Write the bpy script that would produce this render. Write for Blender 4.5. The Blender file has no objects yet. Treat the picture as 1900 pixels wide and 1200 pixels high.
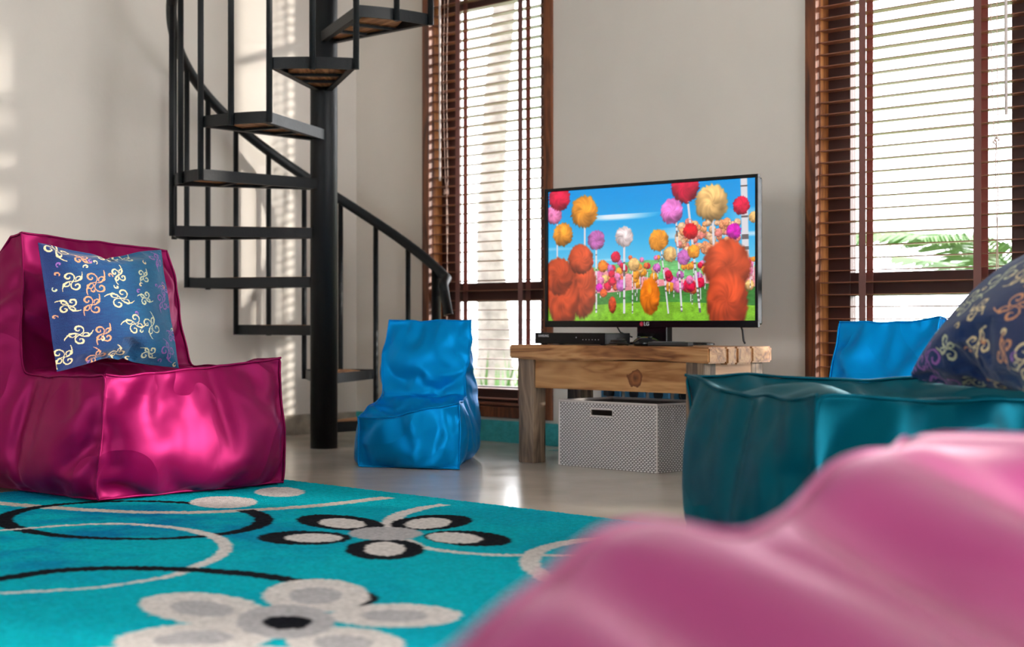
import bpy, bmesh, math, random
import numpy as np
from mathutils import Vector, Matrix, noise

# ---------------------------------------------------------------- camera, world, lights
sc = bpy.context.scene
C = sc.collection
CAM = Vector((6.152, -5.020, 0.55))
S = math.sqrt(0.5)
F = 2850.0

cd = bpy.data.cameras.new('camera'); cam = bpy.data.objects.new('camera', cd); C.objects.link(cam)
cam.location = CAM; cam.rotation_euler = (math.pi/2, 0, math.pi/4)
cd.lens = 36.0*F/1900; cd.sensor_width = 36; cd.clip_start = 0.02
cd.dof.use_dof = True; cd.dof.focus_distance = 4.9; cd.dof.aperture_fstop = 3.0
sc.camera = cam

w = bpy.data.worlds.new('sky'); sc.world = w; w.use_nodes = True
bg = w.node_tree.nodes['Background']
bg.inputs[0].default_value = (0.97, 0.975, 1.0, 1); bg.inputs[1].default_value = 5.5

sun = bpy.data.objects.new('sun', bpy.data.lights.new('sun', 'SUN')); C.objects.link(sun)
sun.data.energy = 3.0; sun.data.angle = math.radians(2.5); sun.data.color = (1, .93, .84)
_a, _e = math.radians(34), math.radians(11)       # low morning sun slipping in through the windows
sd = Vector((-math.cos(_a)*math.cos(_e), -math.sin(_a)*math.cos(_e), -math.sin(_e)))
sun.rotation_euler = sd.to_track_quat('-Z', 'Y').to_euler()

sc.view_settings.view_transform = 'Standard'; sc.view_settings.look = 'None'
sc.view_settings.gamma = 1; sc.view_settings.use_curve_mapping = False
sc.view_settings.exposure = 0.92

# ---------------------------------------------------------------- helpers
def W(X, Z, h=0.0):          # X metres right of / Z metres ahead of the viewpoint, h above floor
    return Vector((CAM.x + S*X - S*Z, CAM.y + S*X + S*Z, h))
def at(px, py, Z):           # a point seen at a pixel, Z metres ahead
    return W((px-950)/F*Z, Z, .55 - (py-600)/F*Z)
def fl(px, py, h=0.0):       # a point of a horizontal plane seen at a pixel
    Z = (.55-h)*F/(py-600)
    return W((px-950)/F*Z, Z, h)

def lin(c):
    return tuple(((v/255)/12.92 if v/255 <= .04045 else ((v/255+.055)/1.055)**2.4) for v in c)

def mat(name, rgb, rough=.5, metal=0, spec=.5, bump=0, bscale=40, var=0, vscale=5, srgb=True, **kw):
    m = bpy.data.materials.new(name); m.use_nodes = True
    nt = m.node_tree; b = nt.nodes['Principled BSDF']
    c = lin(rgb) if srgb else rgb
    b.inputs['Base Color'].default_value = (*c, 1)
    b.inputs['Roughness'].default_value = rough; b.inputs['Metallic'].default_value = metal
    b.inputs['Specular IOR Level'].default_value = spec
    for k, v in kw.items(): b.inputs[k.replace('_', ' ')].default_value = v
    tc = nt.nodes.new('ShaderNodeTexCoord')
    if var:
        n = nt.nodes.new('ShaderNodeTexNoise'); n.inputs['Scale'].default_value = vscale; n.inputs['Detail'].default_value = 6
        r = nt.nodes.new('ShaderNodeValToRGB'); r.color_ramp.elements[0].position = .3; r.color_ramp.elements[1].position = .7
        r.color_ramp.elements[0].color = (*[x*(1-var) for x in c], 1); r.color_ramp.elements[1].color = (*[min(1, x*(1+var)) for x in c], 1)
        nt.links.new(tc.outputs['Object'], n.inputs['Vector']); nt.links.new(n.outputs['Fac'], r.inputs[0]); nt.links.new(r.outputs[0], b.inputs['Base Color'])
    if bump:
        n = nt.nodes.new('ShaderNodeTexNoise'); n.inputs['Scale'].default_value = bscale; n.inputs['Detail'].default_value = 4
        bp = nt.nodes.new('ShaderNodeBump'); bp.inputs['Strength'].default_value = bump; bp.inputs['Distance'].default_value = .01
        nt.links.new(tc.outputs['Object'], n.inputs['Vector']); nt.links.new(n.outputs['Fac'], bp.inputs['Height']); nt.links.new(bp.outputs[0], b.inputs['Normal'])
    return m

def wood(name, dark, mid, light, axis=0, scale=1.0, rough=.5, knots=()):
    m = bpy.data.materials.new(name); m.use_nodes = True; nt = m.node_tree; b = nt.nodes['Principled BSDF']
    b.inputs['Roughness'].default_value = rough
    tc = nt.nodes.new('ShaderNodeTexCoord'); mp = nt.nodes.new('ShaderNodeMapping')
    sv = [9*scale]*3; sv[axis] = .9*scale; mp.inputs['Scale'].default_value = sv
    n1 = nt.nodes.new('ShaderNodeTexNoise'); n1.inputs['Scale'].default_value = 1.6; n1.inputs['Detail'].default_value = 3; n1.inputs['Distortion'].default_value = 1.2
    n2 = nt.nodes.new('ShaderNodeTexNoise'); n2.inputs['Scale'].default_value = 9; n2.inputs['Detail'].default_value = 6
    mu = nt.nodes.new('ShaderNodeMath'); mu.operation = 'MULTIPLY'; mu.inputs[1].default_value = 7
    sn = nt.nodes.new('ShaderNodeMath'); sn.operation = 'PINGPONG'; sn.inputs[1].default_value = 1
    ad = nt.nodes.new('ShaderNodeMath'); ad.operation = 'MULTIPLY_ADD'; ad.inputs[1].default_value = .55
    mx = nt.nodes.new('ShaderNodeMath'); mx.operation = 'MULTIPLY'; mx.inputs[1].default_value = .45
    r = nt.nodes.new('ShaderNodeValToRGB'); e = r.color_ramp.elements
    e[0].position = .18; e[0].color = (*lin(dark), 1); e[1].position = .8; e[1].color = (*lin(light), 1)
    k = e.new(.45); k.color = (*lin(mid), 1)
    L = nt.links.new
    L(tc.outputs['Object'], mp.inputs['Vector']); L(mp.outputs[0], n1.inputs['Vector']); L(mp.outputs[0], n2.inputs['Vector'])
    L(n1.outputs['Fac'], mu.inputs[0]); L(mu.outputs[0], sn.inputs[0]); L(n2.outputs['Fac'], mx.inputs[0])
    L(sn.outputs[0], ad.inputs[0]); L(mx.outputs[0], ad.inputs[2]); L(ad.outputs[0], r.inputs[0])
    col = r.outputs[0]
    for (kx, ky, kz, sx, sz) in knots:            # a knot in the board: dark ringed ellipse
        m2 = nt.nodes.new('ShaderNodeMapping'); m2.vector_type = 'POINT'
        m2.inputs['Location'].default_value = (-kx/sx, 0, -kz/sz); m2.inputs['Scale'].default_value = (1/sx, 0, 1/sz)
        nd = nt.nodes.new('ShaderNodeTexNoise'); nd.inputs['Scale'].default_value = 22
        ln = nt.nodes.new('ShaderNodeVectorMath'); ln.operation = 'LENGTH'
        a2 = nt.nodes.new('ShaderNodeMath'); a2.operation = 'MULTIPLY_ADD'; a2.inputs[1].default_value = .9
        r2 = nt.nodes.new('ShaderNodeValToRGB'); q = r2.color_ramp.elements
        q[0].position = .75; q[0].color = (1, 1, 1, 1); q[1].position = .8; q[1].color = (0, 0, 0, 1)
        r2.color_ramp.interpolation = 'LINEAR'
        r3 = nt.nodes.new('ShaderNodeValToRGB'); q = r3.color_ramp.elements
        q[0].position = .1; q[0].color = (*lin((70, 36, 18)), 1); q[1].position = .8; q[1].color = (*lin((95, 52, 26)), 1)
        z = q.new(.5); z.color = (*lin((150, 92, 50)), 1)
        mix = nt.nodes.new('ShaderNodeMix'); mix.data_type = 'RGBA'
        sb = nt.nodes.new('ShaderNodeMath'); sb.operation = 'SUBTRACT'; sb.inputs[1].default_value = .25
        L(tc.outputs['Object'], m2.inputs['Vector']); L(tc.outputs['Object'], nd.inputs['Vector'])
        L(m2.outputs[0], ln.inputs[0]); L(nd.outputs['Fac'], a2.inputs[0]); L(ln.outputs['Value'], a2.inputs[2])
        L(a2.outputs[0], sb.inputs[0]); L(sb.outputs[0], r2.inputs[0]); L(sb.outputs[0], r3.inputs[0])
        L(r2.outputs[0], mix.inputs[0]); L(col, mix.inputs[6]); L(r3.outputs[0], mix.inputs[7])
        col = mix.outputs[2]
    L(col, b.inputs['Base Color'])
    bp = nt.nodes.new('ShaderNodeBump'); bp.inputs['Strength'].default_value = .25; bp.inputs['Distance'].default_value = .004
    L(n2.outputs['Fac'], bp.inputs['Height']); L(bp.outputs[0], b.inputs['Normal'])
    return m

def attr_mat(name, rough=.5, emit=0, bump=0, bscale=200, spec=.5, sheen=0):
    m = bpy.data.materials.new(name); m.use_nodes = True; nt = m.node_tree; b = nt.nodes['Principled BSDF']
    a = nt.nodes.new('ShaderNodeAttribute'); a.attribute_name = 'paint'
    b.inputs['Roughness'].default_value = rough; b.inputs['Specular IOR Level'].default_value = spec
    b.inputs['Sheen Weight'].default_value = sheen
    if emit:
        b.inputs['Base Color'].default_value = (.01, .01, .01, 1)
        nt.links.new(a.outputs['Color'], b.inputs['Emission Color']); b.inputs['Emission Strength'].default_value = emit
    else:
        nt.links.new(a.outputs['Color'], b.inputs['Base Color'])
    if bump:
        tc = nt.nodes.new('ShaderNodeTexCoord')
        n = nt.nodes.new('ShaderNodeTexNoise'); n.inputs['Scale'].default_value = bscale
        bp = nt.nodes.new('ShaderNodeBump'); bp.inputs['Strength'].default_value = bump; bp.inputs['Distance'].default_value = .01
        nt.links.new(tc.outputs['Object'], n.inputs['Vector']); nt.links.new(n.outputs['Fac'], bp.inputs['Height']); nt.links.new(bp.outputs[0], b.inputs['Normal'])
    return m

def obj(name, bm, m, parent=None, smooth=False, loc=None):
    if isinstance(bm, bpy.types.Mesh): me = bm
    else:
        me = bpy.data.meshes.new(name); bm.to_mesh(me); bm.free()
    if m: me.materials.clear(); me.materials.append(m)
    if smooth: me.polygons.foreach_set('use_smooth', [True]*len(me.polygons))
    o = bpy.data.objects.new(name, me); C.objects.link(o)
    if parent: o.parent = parent
    if loc is not None: o.location = loc
    return o
def tag(o, label=None, cat=None, group=None, kind=None):
    for k, v in (('label', label), ('category', cat), ('group', group), ('kind', kind)):
        if v: o[k] = v
    return o
def thing(name, label, cat, loc=(0, 0, 0), rz=0, group=None):
    o = bpy.data.objects.new(name, None); C.objects.link(o); o.location = loc; o.rotation_euler = (0, 0, rz)
    o.empty_display_size = .1
    return tag(o, label, cat, group)
def struct(name, bm, m, parent=None, smooth=False):
    o = obj(name, bm, m, parent, smooth)
    if not parent: o['kind'] = 'structure'
    return o
def copy_tree(o, parent=None):
    c = o.copy(); C.objects.link(c)
    if parent: c.parent = parent
    for ch in list(o.children): copy_tree(ch, c)
    return c

def box(bm, x0, x1, y0, y1, z0, z1, bev=0, M=None):
    r = bmesh.ops.create_cube(bm, size=1)
    vs = r['verts']
    for v in vs:
        v.co = Vector(((x0+x1)/2 + v.co.x*(x1-x0), (y0+y1)/2 + v.co.y*(y1-y0), (z0+z1)/2 + v.co.z*(z1-z0)))
        if M: v.co = M @ v.co
    if bev:
        es = list({e for v in vs for e in v.link_edges})
        bmesh.ops.bevel(bm, geom=es, offset=bev, segments=2, affect='EDGES', profile=.6)
    return bm
def nb(): return bmesh.new()
def boxm(*a, bev=0, M=None): return box(nb(), *a, bev=bev, M=M)

def tube(bm, pts, r, n=10, cap=True, closed=False, flat=1.0):
    pts = [Vector(p) for p in pts]; rings = []
    up = None; N = len(pts)
    for i, p in enumerate(pts):
        a = pts[(i-1) % N] if (closed or i) else p; b_ = pts[(i+1) % N] if (closed or i < N-1) else p
        t = (b_-a).normalized()
        if up is None:
            up = Vector((0, 0, 1)) if abs(t.z) < .9 else Vector((1, 0, 0))
        s = t.cross(up)
        if s.length < 1e-5: s = t.orthogonal()
        s.normalize(); u = s.cross(t).normalized(); up = u
        rr = r[i] if hasattr(r, '__len__') else r
        rings.append([bm.verts.new(p + s*math.cos(2*math.pi*k/n)*rr + u*math.sin(2*math.pi*k/n)*rr*flat) for k in range(n)])
    for i in range(N if closed else N-1):
        A, B = rings[i], rings[(i+1) % N]
        for k in range(n): bm.faces.new([A[k], A[(k+1) % n], B[(k+1) % n], B[k]])
    if cap and not closed:
        bm.faces.new(rings[0]); bm.faces.new(rings[-1][::-1])
    return bm
def tubem(*a, **k): return tube(nb(), *a, **k)
def lathe(prof, n=24):
    bm = nb(); rings = []
    for r, z in prof: rings.append([bm.verts.new((r*math.cos(2*math.pi*k/n), r*math.sin(2*math.pi*k/n), z)) for k in range(n)])
    for A, B in zip(rings, rings[1:]):
        for k in range(n): bm.faces.new([A[k], A[(k+1) % n], B[(k+1) % n], B[k]])
    bm.faces.new(rings[0][::-1]); bm.faces.new(rings[-1]); bmesh.ops.recalc_face_normals(bm, faces=bm.faces)
    return bm
def textmesh(txt, size, depth=.0008):
    cu = bpy.data.curves.new('lettering', 'FONT'); cu.body = txt; cu.size = size; cu.extrude = depth; cu.align_x = 'CENTER'; cu.align_y = 'CENTER'
    cu.offset = size*.012
    o = bpy.data.objects.new('t', cu); C.objects.link(o)
    dg = bpy.context.evaluated_depsgraph_get(); me = bpy.data.meshes.new_from_object(o.evaluated_get(dg))
    bpy.data.objects.remove(o); return me
def setpaint(me, col):
    a = me.color_attributes.new('paint', 'FLOAT_COLOR', 'POINT')
    c = np.ones((len(me.vertices), 4), dtype=np.float32); c[:, :3] = col; a.data.foreach_set('color', c.ravel())
def srgb_lin(a):
    a = np.asarray(a, dtype=np.float64)/255.; return np.where(a <= .04045, a/12.92, ((a+.055)/1.055)**2.4)
def gridmesh(name, nx, ny, P):      # P: (ny+1, nx+1, 3) array
    me = bpy.data.meshes.new(name)
    v = P.reshape(-1, 3); i = np.arange((nx+1)*(ny+1)).reshape(ny+1, nx+1)
    f = np.stack([i[:-1, :-1], i[:-1, 1:], i[1:, 1:], i[1:, :-1]], -1).reshape(-1, 4)
    me.vertices.add(len(v)); me.vertices.foreach_set('co', v.astype(np.float32).ravel())
    me.loops.add(f.size); me.loops.foreach_set('vertex_index', f.astype(np.int32).ravel())
    me.polygons.add(len(f)); me.polygons.foreach_set('loop_start', np.arange(0, f.size, 4, dtype=np.int32))
    me.update(calc_edges=True); return me
rng = np.random.default_rng(7)
def vnoise(x, y, sc_, seed=0):      # smooth value noise on arrays
    r = np.random.default_rng(seed).random((256, 256))
    x = x*sc_; y = y*sc_; xi = np.floor(x).astype(int); yi = np.floor(y).astype(int); fx = x-xi; fy = y-yi
    fx = fx*fx*(3-2*fx); fy = fy*fy*(3-2*fy); g = lambda a, b: r[a % 256, b % 256]
    return (g(xi, yi)*(1-fx)+g(xi+1, yi)*fx)*(1-fy)+(g(xi, yi+1)*(1-fx)+g(xi+1, yi+1)*fx)*fy

# ---------------------------------------------------------------- cloth covers (filled bags and cushions), simulated first
def quadgrid(bm, c, n, m):          # bilinear patch, corners a,b,c,d ; n cuts a-b, m cuts b-c
    a, b, c_, d = c
    g = [[bm.verts.new(a.lerp(b, i/n).lerp(d.lerp(c_, i/n), j/m)) for i in range(n+1)] for j in range(m+1)]
    for j in range(m):
        for i in range(n): bm.faces.new([g[j][i], g[j][i+1], g[j+1][i+1], g[j+1][i]])
def bag_build(P, n):
    """P[(side,key)] -> Vector ; keys F0 F1 C0 C1 B0 B1 T1 T2 ; n = divisions dict"""
    bm = nb()
    back = (0, 'T1') in P
    cells = [(('F0', 'C0', 'C1', 'F1'), 'a', 'v0'), (('C0', 'B0', 'B1', 'C1'), 'b', 'v0')]
    rim = [('F0', 'C0', 'a'), ('C0', 'B0', 'b'), ('B0', 'B1', 'v0'), ('C1', 'F1', 'a'), ('F1', 'F0', 'v0')]
    if back:
        cells.append((('C1', 'B1', 'T2', 'T1'), 'b', 'v1')); rim += [('B1', 'T2', 'v1'), ('T2', 'T1', 'b'), ('T1', 'C1', 'v1')]
    else: rim.append(('B1', 'C1', 'b'))
    for s in (0, 1):
        for ks, h, v in cells: quadgrid(bm, [P[(s, k)] for k in ks], n[h], n[v])
    for k1, k2, h in rim: quadgrid(bm, [P[(0, k1)], P[(0, k2)], P[(1, k2)], P[(1, k1)]], n[h], n['w'])
    bmesh.ops.remove_doubles(bm, verts=bm.verts, dist=1e-4)
    bmesh.ops.recalc_face_normals(bm, faces=bm.faces)
    bm.verts.index_update(); bm.verts.ensure_lookup_table()
    from mathutils import kdtree
    kd = kdtree.KDTree(len(bm.verts))
    for v in bm.verts: kd.insert(v.co, v.index)
    kd.balance()
    def line(p, q, m): return [kd.find(p.lerp(q, i/m))[1] for i in range(m+1)]
    seams = []
    if back: loop = [('F0', 'F1', 'v0'), ('F1', 'C1', 'a'), ('C1', 'T1', 'v1'), ('T1', 'T2', 'b'), ('T2', 'B1', 'v1'), ('B1', 'B0', 'v0'), ('B0', 'C0', 'b'), ('C0', 'F0', 'a')]
    else: loop = [('F0', 'F1', 'v0'), ('F1', 'C1', 'a'), ('C1', 'B1', 'b'), ('B1', 'B0', 'v0'), ('B0', 'C0', 'b'), ('C0', 'F0', 'a')]
    for s in (0, 1):
        l = []
        for k1, k2, h in loop: l += line(P[(s, k1)], P[(s, k2)], n[h])[:-1]
        seams.append((l, True))
    for k in ['F1', 'F0'] + (['T1', 'C1'] if back else []):
        seams.append((line(P[(0, k)], P[(1, k)], n['w']), False))
    return bm, seams

SIMS = []
def bag_sim(name, P, n, shrink=-.08, press=1.5, pin=.03, bend=1.0, wob=.012, seed=0, freq=4.0, seampin=.9):
    bm, seams = bag_build(P, n)
    me = bpy.data.meshes.new(name); bm.to_mesh(me); bm.free()
    o = bpy.data.objects.new(name, me); C.objects.link(o); o.location = (len(SIMS)*4, 40, 0)
    g = o.vertex_groups.new(name='pin'); g.add(list(range(len(me.vertices))), pin, 'REPLACE')
    sv = sorted({i for l, c in seams for i in l}); g.add(sv, seampin, 'REPLACE')
    off = Vector((seed*3.1, seed*1.7, seed))
    for v in me.vertices:
        d = Vector(noise.noise_vector(v.co*freq + off))*wob + Vector(noise.noise_vector(v.co*freq*2.7 + off))*wob*.4
        if v.co.z < .02: d.z = max(0, d.z)*.3
        v.co += d
    m = o.modifiers.new('cloth', 'CLOTH'); s = m.settings
    s.quality = 5; s.mass = .3; s.tension_stiffness = 15; s.compression_stiffness = 15; s.shear_stiffness = 5; s.bending_stiffness = bend
    s.vertex_group_mass = 'pin'; s.pin_stiffness = 1.0; s.effector_weights.gravity = .6
    s.use_pressure = True; s.uniform_pressure_force = press; s.shrink_min = shrink; s.shrink_max = shrink
    m.collision_settings.distance_min = .003
    SIMS.append((o, seams)); return len(SIMS)-1
def pillow_sim(name, w_, h_, n=44, press=7, shrink=0.0, seed=1):
    bm = nb()
    for sgn in (1, -1):
        P = lambda u, v: Vector(((u-.5)*w_, sgn*.012*min(1, 8*min(u, 1-u, v, 1-v)) + 0, (v-.5)*h_))
        g = [[bm.verts.new(P(i/n, j/n)) for i in range(n+1)] for j in range(n+1)]
        for j in range(n):
            for i in range(n): bm.faces.new([g[j][i], g[j][i+1], g[j+1][i+1], g[j+1][i]])
    bmesh.ops.remove_doubles(bm, verts=bm.verts, dist=1e-5); bmesh.ops.recalc_face_normals(bm, faces=bm.faces)
    bm.verts.index_update()
    uv0 = [(v.co.x/w_+.5, v.co.z/h_+.5, v.co.y) for v in bm.verts]
    me = bpy.data.meshes.new(name); bm.to_mesh(me); bm.free()
    o = bpy.data.objects.new(name, me); C.objects.link(o); o.location = (len(SIMS)*4, 40, 1)
    for v in me.vertices: v.co += Vector(noise.noise_vector(v.co*9+Vector((seed, 0, 0))))*.004
    m = o.modifiers.new('cloth', 'CLOTH'); s = m.settings
    s.quality = 5; s.mass = .3; s.tension_stiffness = 40; s.compression_stiffness = 30; s.shear_stiffness = 20; s.bending_stiffness = 3
    s.use_pressure = True; s.uniform_pressure_force = press; s.shrink_min = shrink; s.shrink_max = shrink; s.effector_weights.gravity = 0
    SIMS.append((o, uv0)); return len(SIMS)-1

def chairpts(FL, FR, spec, base, zb=0.0):
    """FL,FR cam-plane (X,Z) bottom front corners; spec key -> ((d,h,inset) left, (d,h,inset) right)."""
    a = Vector(FL); b = Vector(FR); u = (b-a).normalized(); n_ = Vector((-u.y, u.x))
    P = {}
    for k, (l, r) in spec.items():
        pl = a + n_*l[0] + u*l[2]; pr = b + n_*r[0] - u*r[2]
        P[(0, k)] = W(pl.x, pl.y, l[1]+zb)-base; P[(1, k)] = W(pr.x, pr.y, r[1]+zb)-base
    return P
RUGZ = .014; SITZ = .0165
def sym(d, h, i=0): return ((d, h, i), (d, h, i))

# magenta adult bean chair on the left
mag_base = W(-1.30, 5.15, SITZ)
mag = bag_sim('mag', chairpts((-1.235, 4.60), (-.765, 5.13), {
    'F0': ((0, 0, .0), (0, 0, .0)), 'F1': ((.0, .405, .01), (.0, .428, .0)), 'C0': sym(.45, 0, 0), 'C1': ((.41, .40, 0), (.47, .41, .02)),
    'B0': sym(.92, 0, .02), 'B1': sym(.98, .42, -.02), 'T1': ((.53, .865, .05), (.56, .815, .06)), 'T2': ((.60, .85, .05), (.64, .80, .06))}, mag_base, SITZ),
    dict(a=26, b=20, v0=24, v1=26, w=38), shrink=-.11, press=3.6, seed=1, bend=.7, wob=.02, freq=3.2)
# small blue chair beside the staircase
b1_base = W(-.40, 6.15)
b1 = bag_sim('blue', chairpts((-.602, 5.885), (-.198, 5.765), {
    'F0': sym(0, 0, 0), 'F1': ((0, .205, -.005), (0, .268, .005)), 'C0': ((.36, 0, -.09), (.36, 0, .10)), 'C1': ((.37, .275, -.04), (.42, .268, .11)),
    'B0': ((.66, 0, -.07), (.66, 0, .17)), 'B1': ((.68, .28, -.06), (.68, .28, .16)), 'T1': ((.47, .585, -.045), (.50, .580, .115)), 'T2': ((.53, .575, -.06), (.56, .57, .13))}, b1_base),
    dict(a=20, b=14, v0=16, v1=18, w=24), shrink=-.10, press=2.8, seed=2, wob=.020, freq=5, bend=.35)
# small blue chair under the right window
b2_base = W(1.02, 4.85)
b2 = bag_sim('blue', chairpts((.765, 4.72), (1.033, 4.49), {
    'F0': sym(0, 0, -.03), 'F1': sym(0, .25, -.02), 'C0': sym(.36, 0, 0), 'C1': sym(.38, .27, 0),
    'B0': sym(.66, 0, 0), 'B1': sym(.68, .28, -.02), 'T1': ((.49, .565, 0), (.49, .59, 0)), 'T2': ((.54, .555, 0), (.54, .58, 0))}, b2_base),
    dict(a=16, b=12, v0=14, v1=18, w=22), shrink=-.07, press=2.0, seed=5, wob=.014, freq=5, bend=.35)
# large teal lounge bag on the right
teal_base = W(1.05, 3.55, SITZ)
teal = bag_sim('teal', chairpts((.425, 3.76), (.605, 3.06), {
    'F0': sym(0, 0, 0), 'F1': ((0, .425, .0), (0, .408, .0)), 'C0': sym(.9, 0, 0), 'C1': ((.88, .42, 0), (.88, .39, 0)),
    'B0': sym(1.3, 0, 0), 'B1': sym(1.34, .42, 0), 'T1': sym(1.1, .78, .03), 'T2': sym(1.17, .77, .03)}, teal_base, SITZ),
    dict(a=36, b=14, v0=24, v1=18, w=32), shrink=-.085, press=2.8, seed=3, wob=.02, freq=3.2)
# magenta bag close to the viewer
pk_base = W(.55, 1.0, SITZ)
pk = bag_sim('mag', chairpts((.475, 1.80), (-.212, .50), {
    'F0': sym(.02, 0, .02), 'F1': ((0, .435, 0), (0, .398, 0)), 'C0': sym(.78, 0, 0), 'C1': sym(.80, .42, 0),
    'B0': sym(1.1, 0, 0), 'B1': sym(1.12, .4, 0), 'T1': sym(.95, .80, .03), 'T2': sym(1.0, .79, .03)}, pk_base, SITZ),
    dict(a=34, b=12, v0=16, v1=16, w=50), shrink=-.08, press=1.5, seed=4, wob=.031, freq=4.5, bend=2)
pl1 = pillow_sim('pillow', .50, .41, press=1.6)
pl2 = pillow_sim('pillow', .56, .54, press=1.6, seed=4)

bpy.ops.mesh.primitive_plane_add(size=200, location=(0, 0, -.004)); _f = bpy.context.object; _f.modifiers.new('c', 'COLLISION')
for f in range(1, 27): sc.frame_set(f)
_dg = bpy.context.evaluated_depsgraph_get()
BAKED = []
for o, info in SIMS:
    BAKED.append((bpy.data.meshes.new_from_object(o.evaluated_get(_dg)), info))
for o, info in SIMS: bpy.data.objects.remove(o)
bpy.data.objects.remove(_f); sc.frame_set(1)

def relax(me, it=2, f=.5):
    n = len(me.vertices); co = np.empty(n*3); me.vertices.foreach_get('co', co); co = co.reshape(-1, 3)
    e = np.empty(len(me.edges)*2, dtype=np.int32); me.edges.foreach_get('vertices', e); e = e.reshape(-1, 2)
    deg = np.bincount(e.ravel(), minlength=n)[:, None]
    for _ in range(it):
        s = np.zeros_like(co)
        for k in range(3):
            s[:, k] = np.bincount(e[:, 0], co[e[:, 1], k], n)+np.bincount(e[:, 1], co[e[:, 0], k], n)
        co = co*(1-f) + f*s/deg
    me.vertices.foreach_set('co', co.ravel()); me.update()

def bag_thing(idx, name, label, base, m, mp, piping_r=.004, relaxit=2):
    me, seams = BAKED[idx]
    relax(me, relaxit)
    zmin = min(v.co.z for v in me.vertices)
    for v in me.vertices: v.co.z -= zmin
    t = thing(name, label, 'bean bag chair', base)
    o = obj('cover', me, m, t, smooth=True)
    sb = o.modifiers.new('sub', 'SUBSURF'); sb.levels = 0; sb.render_levels = 1
    for l, closed in seams:
        pts = [me.vertices[i].co.copy() for i in l]
        for _ in range(2):
            q = [p.copy() for p in pts]
            for i in range(0 if closed else 1, len(pts) if closed else len(pts)-1):
                q[i] = (pts[i-1] + pts[i]*2 + pts[(i+1) % len(pts)])/4
            pts = q
        for p in pts: p.z = max(p.z, piping_r)
        obj('piping', tubem(pts, piping_r, n=6, closed=closed), mp, t, smooth=True)
    return t

# ---------------------------------------------------------------- materials
M = {}
M['wall'] = mat('plaster', (230, 223, 213), .85, bump=.12, bscale=18, var=.04, vscale=2)
M['ceil'] = mat('ceiling_paint', (240, 238, 234), .9)
def floor_mat():
    m = mat('polished_concrete', (186, 176, 164), .16, spec=.7, var=.12, vscale=1.6)
    nt = m.node_tree; b = nt.nodes['Principled BSDF']
    tc = [n for n in nt.nodes if n.type == 'TEX_COORD'][0]
    n = nt.nodes.new('ShaderNodeTexNoise'); n.inputs['Scale'].default_value = 3; n.inputs['Detail'].default_value = 8
    r = nt.nodes.new('ShaderNodeMapRange'); r.inputs[1].default_value = .3; r.inputs[2].default_value = .7; r.inputs[3].default_value = .15; r.inputs[4].default_value = .26
    nt.links.new(tc.outputs['Object'], n.inputs['Vector']); nt.links.new(n.outputs['Fac'], r.inputs[0]); nt.links.new(r.outputs[0], b.inputs['Roughness'])
    n3 = nt.nodes.new('ShaderNodeTexNoise'); n3.inputs['Scale'].default_value = 9; n3.inputs['Detail'].default_value = 2
    bp = nt.nodes.new('ShaderNodeBump'); bp.inputs['Strength'].default_value = .05; bp.inputs['Distance'].default_value = .01
    nt.links.new(tc.outputs['Object'], n3.inputs['Vector']); nt.links.new(n3.outputs['Fac'], bp.inputs['Height']); nt.links.new(bp.outputs[0], b.inputs['Normal'])
    return m
M['floor'] = floor_mat()
M['base_left'] = mat('rough_render', (176, 166, 150), .9, bump=.5, bscale=60, var=.3, vscale=14)
M['base_teal'] = mat('teal_render', (64, 178, 184), .75, bump=.5, bscale=60, var=.16, vscale=20)  # teal over rough render, baseboard of the window wall
M['iron'] = mat('black_painted_steel', (13, 19, 23), .48, spec=.35, bump=.12, bscale=90)
M['tread'] = wood('tread_plywood', (130, 84, 50), (184, 128, 82), (218, 164, 114), axis=0, scale=1.2, rough=.6)
M['trim'] = wood('window_trim_wood', (70, 34, 20), (104, 54, 30), (138, 78, 44), axis=2, rough=.45)
M['jamb'] = wood('window_jamb_wood', (128, 74, 36), (164, 102, 52), (190, 126, 70), axis=2, rough=.5)
M['sash'] = mat('dark_sash_wood', (62, 34, 30), .45, var=.15, vscale=8)
M['slat'] = mat('blind_slat_wood', (140, 88, 66), .35, var=.1, vscale=10)
M['tape'] = mat('blind_tape', (150, 108, 100), .9)
def _tr(m, c, f):
    nt = m.node_tree; b = nt.nodes['Principled BSDF']; o = [n for n in nt.nodes if n.type == 'OUTPUT_MATERIAL'][0]
    t = nt.nodes.new('ShaderNodeBsdfTranslucent'); t.inputs[0].default_value = (*lin(c), 1); x = nt.nodes.new('ShaderNodeMixShader'); x.inputs[0].default_value = f
    nt.links.new(b.outputs[0], x.inputs[1]); nt.links.new(t.outputs[0], x.inputs[2]); nt.links.new(x.outputs[0], o.inputs[0])
_tr(M['tape'], (150, 100, 96), .35)
M['cord'] = mat('blind_cord', (200, 170, 155), .8)
M['wand'] = mat('blind_wand', (215, 205, 200), .35)
def glass():
    m = bpy.data.materials.new('window_glass'); m.use_nodes = True; nt = m.node_tree; nt.nodes.clear()
    out = nt.nodes.new('ShaderNodeOutputMaterial'); mx = nt.nodes.new('ShaderNodeMixShader'); t = nt.nodes.new('ShaderNodeBsdfTransparent'); g = nt.nodes.new('ShaderNodeBsdfGlossy')
    g.inputs['Roughness'].default_value = .0; mx.inputs[0].default_value = .05
    nt.links.new(t.outputs[0], mx.inputs[1]); nt.links.new(g.outputs[0], mx.inputs[2]); nt.links.new(mx.outputs[0], out.inputs[0]); return m
M['glass'] = glass()
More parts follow.
